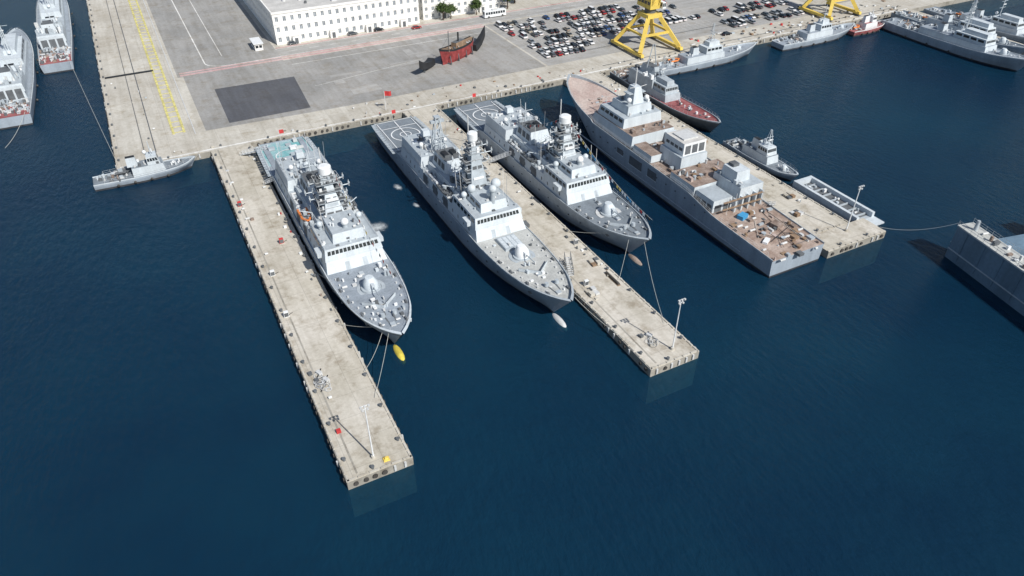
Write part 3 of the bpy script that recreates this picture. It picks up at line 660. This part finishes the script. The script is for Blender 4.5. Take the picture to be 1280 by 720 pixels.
# ------------------------------------------------------------------ pier furniture
def lamp(x,y,h=13.5,z=2.):
    root=empty('street_lamp',(x,y,z)); b=MB()
    b.cyl(0,0,0,.6,.45,.4,'apron_concrete',8); b.tube((0,0,.5),(0,0,h),.16,'white_paint',8,.10)
    b.tube((-.8,0,h-.1),(.8,0,h-.1),.07,'white_paint',5)
    for sx in(-.7,0,.7): b.box(sx,-.2,h-.25,.36,.4,.3,'steel_pale')
    b.tube((-.5,0,h-.9),(.5,0,h-.9),.06,'white_paint',5)
    for sx in(-.45,.45): b.box(sx,-.15,h-1.05,.36,.4,.28,'steel_pale')
    b.obj('pole_and_floodlights',root)
lamp(16.8,86.2);lamp(82.3,84.6);lamp(151,100.5)
NT=('dark_grey','steel_pale','wood_brown','navy_grey_mid','rust_brown','apron_concrete','quay_wall')
def clutter(name,x0,x1,y0,y1,n,seed,mats=NT+('white_paint','red_paint'),z=2.01,s=(.25,.9)):
    b=MB();greeb(b,random.Random(seed),x0,x1,y0,y1,z,n,mats,s,(.15,.7));b.obj(name)
clutter('pier_equipment',12.3,14.5,92,220,11,1);clutter('pier_equipment',20,22,120,222,14,2)
clutter('pier_equipment',75.6,77.4,104,222,20,3);clutter('pier_equipment',84,86,100,222,22,4);clutter('pier_equipment',140.5,143,106,220,24,5)
clutter('pier_equipment',149,154,106,222,26,6);clutter('quay_equipment',-14,330,227,230,56,9);clutter('quay_equipment',60,140,229,238,16,10);clutter('quay_equipment',-14,0,232,300,8,12)
clutter('yard_equipment',205,330,228,240,70,13,s=(.4,1.8))
def electric_cabinet(x,y,m='red_paint'):
    root=empty('shore_power_cabinet',(x,y,2.));b=MB();b.box(0,0,0,1.3,.9,.15,'apron_concrete');b.fr(-.55,.55,-.35,.35,.15,1.55,m,.05,.05,.05);b.box(0,-.36,.3,.9,.04,1.0,'dark_grey');b.tube((.5,.2,.2),(1.5,.9,.05),.07,'black_paint',5);b.obj('cabinet',root)
for x,y,m in((12.6,186.6,'red_paint'),(18.5,163,'red_paint'),(13.3,150,'white_paint'),(12.5,133,'white_paint'),(78,112,'white_paint'),(85,128,'steel_pale'),(76,172,'white_paint')): electric_cabinet(x,y,m)
def gangway(x0,y0,z0,x1,y1,z1):
    root=empty('gangway',(x0,y0,z0));b=MB();a=Vector((0,0,0));c=Vector((x1-x0,y1-y0,z1-z0));d=c.normalized();n=Vector((-d.y,d.x,0)).normalized()*.6
    b.add([a-n,c-n,c+n,a+n],[(0,1,2,3)],'steel_pale')
    for sg in(-1,1):
        for hh in(0,.5,1.1): b.tube(a+n*sg+Vector((0,0,hh)),c+n*sg+Vector((0,0,hh)),.07,'white_paint',4)
        for i in range(9): p=a.lerp(c,i/8)+n*sg; b.tube(p,p+Vector((0,0,1.1)),.05,'white_paint',4)
    b.obj('walkway',root)
gangway(21.5,196,2.1,25.5,190,6.3);gangway(76.5,170,2.1,73,165,6.6);gangway(85,178,2.1,89.5,172,6.6);gangway(19,218,2.1,26,211,5.6);gangway(141,120,2.1,137,114,6.6)
b=MB()
for k in range(9): b.box(0,k*.55,.25*k+.1,1.5,.5,.1,'steel_pale')
for sx in(-.75,.75):
    b.tube((sx,0,1.2),(sx,5,3.6),.07,'dark_grey',4);b.tube((sx,0,.1),(sx,5,2.5),.09,'dark_grey',4)
    for k in range(5): b.tube((sx,k*1.2,0),(sx,k*1.2,1.2+k*.55),.07,'dark_grey',4)
b.obj('access_stair',None,(76.8,117.,2.),R(-20))
for k,(x,y) in enumerate(((13.2,110),(13.9,107.5),(79.6,88.5))):
    b=MB();rg=random.Random(k)
    for j in range(10): b.ring(rg.uniform(-.7,.7),rg.uniform(-1.2,1.2),.05+j*.05,.5+rg.random()*.5,.09,rg.choice(['black_paint','rope_fibre','dark_grey','steel_pale','white_paint']),16)
    b.box(.8,1.8,0,.8,1.2,.6,'steel_pale',.4);b.box(-.9,2.4,0,.8,.8,.6,'dark_grey',.1);b.tube((-1,-1,.1),(1.5,3,.15),.1,'black_paint',4)
    b.obj('cable_coil',None,(x,y,2.02))
def crates(x,y,seed):
    rg=random.Random(seed);b=MB()
    for i in range(2):
        for j in range(2):
            b.box(i*1.3,j*1.4,.12,1.1,1.2,rg.uniform(.3,.9),rg.choice(['wood_brown','dark_grey','steel_pale','apron_concrete']))
            for q in(-.4,.4): b.box(i*1.3+q,j*1.4,0,.15,1.2,.12,'wood_brown')
    b.obj('pallet_stack',None,(x,y,2.02),rg.uniform(-.1,.1))
for i,(x,y) in enumerate(((77,108),(84,118),(145,112),(150,120),(146,135),(76.5,141))): crates(x,y,i)
b=MB()
for k in range(5): b.tube((0,k*1.1,.35),(0,k*1.1+.95,.35),.32,'rubber',10)
b.box(0,2.5,0,.9,5.6,.08,'wood_brown');b.obj('fender_rack',None,(84.9,108.5,2.02))
b=MB()
b.fr(18.1,19.3,84.2,85.3,2.03,2.25,'crane_yellow',.1,.1,.1);b.fr(18.4,19.,84.5,85.,2.25,2.6,'crane_yellow',.05,.05,.05)
b.obj('mooring_pad')

b=MB()
def rp(a,c,s=.8,r=.045): b.rope(a,c,s,r,'rope_fibre',12)
rp((29.2,111,7.6),(21.8,100,2.3),.6);rp((28,114,7.4),(22,125,2.3),.4);rp((26.2,208,5),(22,214,2.3),.3);rp((25,135,6.5),(22.3,148,2.3));rp((28.8,113,7.6),(22.2,108,2.3),1.2)
rp((69,103,8),(76,89,2.3),1.0);rp((70,106,7.8),(75.5,98,2.3),.5);rp((71,110,7.6),(75.4,122,2.3),.5)
rp((96.,115,8),(85.8,92,2.3),1.4);rp((94,118,7.8),(86,110,2.3),.6);rp((92.5,121,7.5),(86,134,2.3),.5)
rp((134,98,5.3),(141,99,2.3),.4);rp((160,97.5,2.3),(168.6,83,9.3),1.5)
rp((131,200,12),(141,224,2.3),1);rp((126,200,12),(118,225.5,2.3),1);rp((5,219.5,3),(8,226,2.3),.3);rp((-22,221,2.5),(-14,226,2.3),.3)
rp((-26,332,4.4),(-15.4,228,2.3),1.,.06);rp((-40,279,4.4),(-47,262,.1),1,.06);rp((64,213,5),(60,226,2.3),.3);rp((100,213,5),(104,226,2.3),.3)
b.obj('mooring_lines')
root=empty('flag_pole',(70,229,2.));b=MB();b.tube((0,0,0),(0,0,7),.08,'white_paint',6);b.obj('pole',root)
b=MB()
for i in range(6):
    x0=.1+i*.4;x1=x0+.4;y0=.25*math.sin(i*1.1);y1=.25*math.sin((i+1)*1.1);b.quad((x0,y0,5.2-.05*i),(x1,y1,5.2-.05*(i+1)),(x1,y1,6.9-.05*(i+1)),(x0,y0,6.9-.05*i),'red_paint')
b.obj('national_flag',root)

def foam(x,y,sx,sy,rz):
    b=MB();n=20;b.add([(math.cos(2*math.pi*i/n)*sx,math.sin(2*math.pi*i/n)*sy,0) for i in range(n)],[tuple(range(n))],'sea_foam');b.obj('sea_foam_patch',None,(x,y,.03),rz)
foam(43.5,162,5.5,5,.3);foam(56.,180,2,4,.1);foam(57.,168,1.5,3,.1)

# ------------------------------------------------------------------ white building
def facade(b,O,u,W,Ht,nc,nr,ww,wh,m,glass='window_glass',rec=.25):
    O=Vector(O);u=Vector(u).normalized();up=Vector((0,0,1));nn=u.cross(up)
    cw=W/nc;ch=Ht/nr
    for i in range(nc):
        for j in range(nr):
            c=O+u*(i*cw)+up*(j*ch); x0=(cw-ww)/2;x1=x0+ww;z0=(ch-wh)*.45;z1=z0+wh
            P=lambda a,z,d=0.:c+u*a+up*z-nn*d
            b.quad(P(0,0),P(cw,0),P(cw,z0),P(0,z0),m);b.quad(P(0,z1),P(cw,z1),P(cw,ch),P(0,ch),m)
            b.quad(P(0,z0),P(x0,z0),P(x0,z1),P(0,z1),m);b.quad(P(x1,z0),P(cw,z0),P(cw,z1),P(x1,z1),m)
            b.quad(P(x0,z0),P(x1,z0),P(x1,z0,rec),P(x0,z0,rec),m);b.quad(P(x0,z1,rec),P(x1,z1,rec),P(x1,z1),P(x0,z1),m)
            b.quad(P(x0,z0),P(x0,z0,rec),P(x0,z1,rec),P(x0,z1),m);b.quad(P(x1,z0,rec),P(x1,z0),P(x1,z1),P(x1,z1,rec),m)
            b.quad(P(x0,z0,rec),P(x1,z0,rec),P(x1,z1,rec),P(x0,z1,rec),glass)
            for xm in((x0+x1)/2,x0+.07,x1-.07):b.quad(P(xm-.06,z0,rec-.04),P(xm+.06,z0,rec-.04),P(xm+.06,z1,rec-.04),P(xm-.06,z1,rec-.04),'white_paint')
def building(name,x0,x1,y0,y1,h,nc,nr,ncs):
    root=empty(name,(x0,y0,2.));b=MB();W=x1-x0;D=y1-y0
    facade(b,(0,0,0),(1,0,0),W,h,nc,nr,W/nc*.42,h/nr*.46,'wall_white')
    facade(b,(0,D,0),(0,-1,0),D,h,ncs,nr,D/ncs*.42,h/nr*.46,'wall_white')
    facade(b,(W,0,0),(0,1,0),D,h,ncs,nr,D/ncs*.42,h/nr*.46,'wall_white')
    b.quad((W,D,0),(0,D,0),(0,D,h),(W,D,h),'wall_white')
    b.obj('walls_and_windows',root)
    b=MB();b.quad((.3,.3,h-.1),(W-.3,.3,h-.1),(W-.3,D-.3,h-.1),(.3,D-.3,h-.1),'roof_pale')
    for a in((-.25,W+.25,-.25,.3),(-.25,W+.25,D-.3,D+.25),(-.25,.3,.3,D-.3),(W-.3,W+.25,.3,D-.3)): b.fr(a[0],a[1],a[2],a[3],h,h+.8,'wall_white')
    greeb(b,random.Random(4),3,W-3,3,D-3,h-.1,40,('steel_pale','roof_pale','white_paint','dark_grey'),(.8,2.6),(.5,1.5))
    for z in range(1,nr): b.fr(-.12,W+.12,-.12,-.004,h/nr*z-.12,h/nr*z+.12,'white_paint')
    for k in range(nc//5): b.box(W*(k+.5)/(nc//5),-.9,0,3,1.8,3.,'wall_white',top='roof_pale'); b.box(W*(k+.5)/(nc//5),-1.82,.1,1.4,.06,2.3,'dark_grey')
    b.obj('roof_and_cornice',root)
building('white_office_building',52,116,313,386,12.5,20,3,22)
building('white_barracks_building',119,158,316,334,9.5,12,3,5)
def guard(x,y):
    root=empty('guard_booth',(x,y,2.));b=MB();v=b.fr(-1.6,1.6,-4,4,0,2.7,'wall_white');b.win_fr(v,2,.4,.8,(0,1,2,3),5);b.fr(-2,2,-4.4,4.4,2.7,2.95,'white_paint');b.obj('booth',root)
guard(44,314)

def tree_mesh(seed):
    rg=random.Random(seed);b=MB();b.tube((0,0,0),(.1,.1,2.6),.28,'bark',7,.18)
    for k in range(7):
        a=k*.9;p=Vector((.1,.1,2.2+.15*k));q=p+Vector((math.cos(a)*1.6,math.sin(a)*1.6,1.2+rg.random()*1.3));b.tube(p,q,.11,'bark',5,.04)
        for c in range(3):
            cc=q+Vector((rg.gauss(0,.7),rg.gauss(0,.7),rg.gauss(.3,.5)))
            for l in range(55):
                o=cc+Vector((rg.gauss(0,.55),rg.gauss(0,.55),rg.gauss(0,.4)));s=.2
                u=Vector((rg.gauss(0,1),rg.gauss(0,1),rg.gauss(0,1))).normalized()*s;v=u.cross(Vector((rg.gauss(0,1),rg.gauss(0,1),rg.gauss(0,1)))).normalized()*s
                b.add([o-u-v,o+u-v,o+u+v,o-u+v],[(0,1,2,3)],'foliage')
    me=b.obj('tmp');m=me.data;bpy.data.objects.remove(me);return m
tms=[tree_mesh(1),tree_mesh(2)]
for i,(x,y,s) in enumerate(((127,312,1.1),(131,312.3,.9),(144,312.3,1.),(161,314,1.2),(168,320,1.3),(184,322,1.4),(195,318,1.2))):
    o=bpy.data.objects.new('tree',tms[i%2]);scene.collection.objects.link(o);o.location=(x,y,2.01);o.scale=(s,s,s);o.rotation_euler[2]=i*1.3

# ------------------------------------------------------------------ cars
def car_mesh(c,van=False):
    b=MB();L,W=(4.4,1.78) if not van else (5.2,1.95); hb=.85 if not van else 1.0; ht=1.42 if not van else 2.1
    prof=[(-L/2,.45),(-L/2+.08,hb-.12),(-L*.28,hb),( L/2-.35,hb+.02),(L/2,hb-.1),(L/2,.4)]
    n=len(prof)
    vs=[(-W/2,y,z) for y,z in prof]+[(W/2,y,z) for y,z in prof]
    b.add(vs,[(i,(i+1)%n,n+(i+1)%n,n+i) for i in range(n)]+[tuple(range(n-1,-1,-1)),tuple(range(n,2*n))],c)
    b.fr(-W/2+.08,W/2-.08,-L*.27 if not van else -L*.38,L*.42,hb,ht,'dark_glass',.18,.75 if not van else .5,.45,top=c)
    b.fr(-W/2+.24,W/2-.24,(-L*.27 if not van else -L*.38)+.78,L*.42-.48,ht,ht+.03,c)
    for sx in(-1,1):
        for y in(-L*.31,L*.30):
            b.tube((sx*(W/2-.2),y,.33),(sx*(W/2+.02),y,.33),.33,'rubber',10);b.tube((sx*(W/2+.02),y,.33),(sx*(W/2+.03),y,.33),.18,'steel_pale',8)
        b.box(sx*.62,-L/2-.01,.55,.3,.05,.14,'white_paint');b.box(sx*.62,L/2+.01,.6,.3,.05,.14,'red_paint')
    o=b.obj('tmp');m=o.data;bpy.data.objects.remove(o);return m
cc=['car_white']*5+['car_silver']*3+['car_grey']*3+['car_black']*2+['car_blue','car_red','car_beige']
cms={c:car_mesh(c) for c in sorted(set(cc))};vanm=car_mesh('car_white',True)
rng=random.Random(9)
def car(x,y,rz):
    m=vanm if rng.random()<.06 else cms[rng.choice(cc)]
    o=bpy.data.objects.new('parked_car' if m is not vanm else 'parked_van',m);scene.collection.objects.link(o);o.location=(x+rng.uniform(-.2,.2),y+rng.uniform(-.4,.4),2.05);o.rotation_euler[2]=rz+rng.uniform(-.06,.06)
for y in(251.5,264.,276.5,289.):
    for dy,rz in((-2.6,math.pi),(2.6,0)):
        for k in range(33):
            x=145.3+k*2.7
            if y+dy<256 and x>170: continue
            if rng.random()<(.70 if k<22 else .45): car(x,y+dy,rz)
for dy in(244,249.2,259,264.2):
    for k in range(18):
        if rng.random()<.6: car(238+k*2.7,dy,0 if dy in(249.2,264.2) else math.pi)
for k in range(40):
    if rng.random()<.5: car(160+k*5.6,311.5,R(90))
for x,y,r in((112,306,1.57),(58,311,1.57),(84,311.3,1.57),(96,311.2,1.57),(215,232,1.57),(228,236,1.5)): car(x,y,r)
root=empty('white_bus',(150,305.8,2.05),R(90));b=MB();v=b.fr(-1.25,1.25,-5.5,5.5,.4,3.1,'white_paint',.08,.15,.1);b.win_fr(v,2,.45,.85,(0,1,2,3),8)
for sx in(-1,1):
    for y in(-3.6,3.4): b.tube((sx*1.0,y,.5),(sx*1.28,y,.5),.5,'rubber',10)
b.box(0,0,3.1,1.4,2.4,.3,'steel_pale');b.obj('body',root)

# ------------------------------------------------------------------ portal cranes
def crane(x0,x1,y0,y1,jib):
    cx,cy=(x0+x1)/2,(y0+y1)/2;root=empty('yellow_portal_crane',(cx,cy,2.));b=MB();hx,hy=(x1-x0)/2,(y1-y0)/2;Y='crane_yellow';hp=13.
    for sx in(-1,1):
        b.fr(sx*hx-.7,sx*hx+.7,-hy-2.,hy+2.,.9,2.0,Y,0,.3,.3)
        for sy in(-1,1):
            b.fr(sx*hx-.6,sx*hx+.6,sy*hy-2.,sy*hy+2.,.1,.9,'dark_grey',.1,.3,.3)
            b.beam((sx*hx,sy*hy,2.),(sx*hx*.30,sy*hy*.34,hp),1.5,Y)
        b.beam((sx*hx*.66,-hy*.68,7.5),(sx*hx*.66,hy*.68,7.5),.8,Y)
    for sy in(-1,1): b.beam((-hx*.66,sy*hy*.68,7.5),(hx*.66,sy*hy*.68,7.5),.8,Y)
    b.fr(-hx*.36,hx*.36,-hy*.40,hy*.40,hp,hp+1.6,Y);b.cyl(0,0,hp+1.6,hp+3.4,2.3,2.3,'dark_grey',16)
    v=b.fr(-2.4,2.4,-3,6.0,hp+3.4,hp+7.4,Y,.1,.1,.1,top='steel_pale');b.win_fr(v,3,.4,.7,(1,3),4)
    v=b.fr(2.5,4.2,-4.5,-1.5,hp+3.6,hp+6.,'white_paint',.1,.2,0);b.win_fr(v,2,.3,.85,(0,1,3),2)
    for sx in(-1,1): b.beam((sx*2.,-2,hp+7.4),(sx*.6,2,hp+20),.5,Y);b.beam((sx*2.,5.5,hp+7.4),(sx*.6,2,hp+20),.45,Y)
    J=Vector(jib)
    for sx in(-1,1):
        for dz in(0,1.6): b.beam((sx*1.6,-3,hp+5+dz),(J.x+sx*.3,J.y,J.z+dz*.3),.4,Y)
    A=Vector((0,-3,hp+5))
    for k in range(12):
        t=k/12;u=(k+1)/12;w=1.6-1.3*t;w2=1.6-1.3*u;p=A.lerp(J,t);q=A.lerp(J,u);s=1 if k%2 else -1
        b.tube((p.x+s*w,p.y,p.z),(q.x-s*w2,q.y,q.z),.12,Y,4);b.tube((p.x+s*w,p.y,p.z),(q.x+s*w2,q.y,q.z+1.2),.1,Y,4)
    b.tube((0,2,hp+20),tuple(J),.08,'dark_grey',4)
    for sg in(-.5,.5):b.tube((hx+sg,hy-1,2),(hx*.32+sg,hy*.3,hp),.06,'steel_pale',4)
    b.obj('portal_frame',root)
crane(177.5,197,230,248,(6,-10,50));crane(282,300,230,246,(10,8,50))
b=MB()
for y in(230,248): b.fr(160,330,y-.12,y+.12,2.05,2.16,'dark_grey')
b.obj('crane_rails')

root=empty('museum_boat',(103,259.,2.),R(-62))
H=Hull(21,5.0,[(0,.05,.0,5.2),(.08,.45,.2,4.8),(.3,.95,.8,3.9),(.6,1,.9,3.6),(.85,.85,.7,3.9),(1,.35,.1,4.6)],rake=1.8,bul=.35,bulbow=.5,n=20)
b=MB();H.build(b,'old_red','wood_brown',boot='old_red',lip='black_paint',stripe='black_paint')
b.fr(-1.3,1.3,9,15,3.6,5.6,'wood_brown',.1,.1,.1,top='dark_grey');b.tube((0,6,4),(0,6,11),.16,'dark_grey',6);b.tube((0,12,5),(0,12,9),.35,'black_paint',8)
b.tube((0,6,9),(0,1,5),.05,'dark_grey',3);greeb(b,random.Random(2),-1.8,1.8,2,19,3.7,16,('wood_brown','dark_grey','rust_brown'))
b.obj('hull',root,(0,0,1.2))
b=MB()
for y in(4,9,14,18):
    b.box(0,y,0,5,.5,.5,'dark_grey')
    for sx in(-1,1): b.beam((sx*2.6,y,.2),(sx*2.1,y,3.4),.3,'dark_grey')
b.obj('cradle',root)
def fin(x,y,rz,L,h):
    b=MB();n=14;vs=[]
    for i in range(n+1):
        t=i/n;yy=t*L;z=h*(t**2.0);w=1.6*(1-t)**.6+.1
        vs+=[(-w,yy,z*.55),(w,yy,z*.55),(w*.8,yy,z+1.6*(1-t)+.9),(-w*.8,yy,z+1.6*(1-t)+.9)]
    fs=[]
    for i in range(n):
        for k in range(4): fs.append((i*4+k,i*4+(k+1)%4,(i+1)*4+(k+1)%4,(i+1)*4+k))
    b.add(vs,fs+[(3,2,1,0)],'black_paint');b.box(0,L*.3,-.0,1,1,.6,'dark_grey');b.box(0,L*.65,0,.8,.8,h*.3,'dark_grey')
    b.obj('black_bow_monument',None,(x,y,2.02),rz)
fin(101,263,R(140),14,5.5);fin(122,269,R(-50),12,6)

rg=random.Random(12)
for i in range(8):
    b=MB();L=rg.choice((6.1,12.2));c=rg.choice(['blue_paint','rust_brown','white_paint','steel_pale','green_paint'])
    b.fr(0,L,0,2.44,.1,2.6,c)
    for x in np.arange(.3,L,.6): b.box(x,-.03,.2,.25,.06,2.25,c); 
    for x in(.1,L-.1): b.box(x,1.22,0,.22,2.5,.1,'dark_grey')
    b.obj('shipping_container',None,(rg.uniform(335,390),232+i*8,2.01),rg.uniform(-.1,.1))

# ------------------------------------------------------------------ sky, sun, camera
w=bpy.data.worlds.new('World');scene.world=w;w.use_nodes=True;nt=w.node_tree;bg=nt.nodes['Background']
sk=nt.nodes.new('ShaderNodeTexSky');sk.sky_type='NISHITA';sk.sun_disc=False;sk.sun_elevation=R(45);sk.sun_rotation=R(164);sk.air_density=1.;sk.dust_density=1.
nt.links.new(sk.outputs[0],bg.inputs[0]);bg.inputs[1].default_value=.095
sd=bpy.data.lights.new('sun','SUN');sd.energy=4.9;sd.angle=R(.5);sd.color=(1,.965,.90)
so=bpy.data.objects.new('sun',sd);scene.collection.objects.link(so)
ts=Vector((.27*math.cos(R(45)),-.963*math.cos(R(45)),math.sin(R(45))));so.rotation_euler=ts.to_track_quat('Z','Y').to_euler();so.location=(0,0,200)
cd=bpy.data.cameras.new('camera');cd.sensor_width=36;cd.lens=36*900/1280;cd.clip_end=9000;cd.clip_start=1
co=bpy.data.objects.new('camera',cd);scene.collection.objects.link(co);co.location=(0,0,105)
co.rotation_euler=(R(90)-math.atan(690/900.),0,R(-27.5));scene.camera=co
scene.view_settings.view_transform='Standard';scene.view_settings.look='None';scene.view_settings.exposure=0
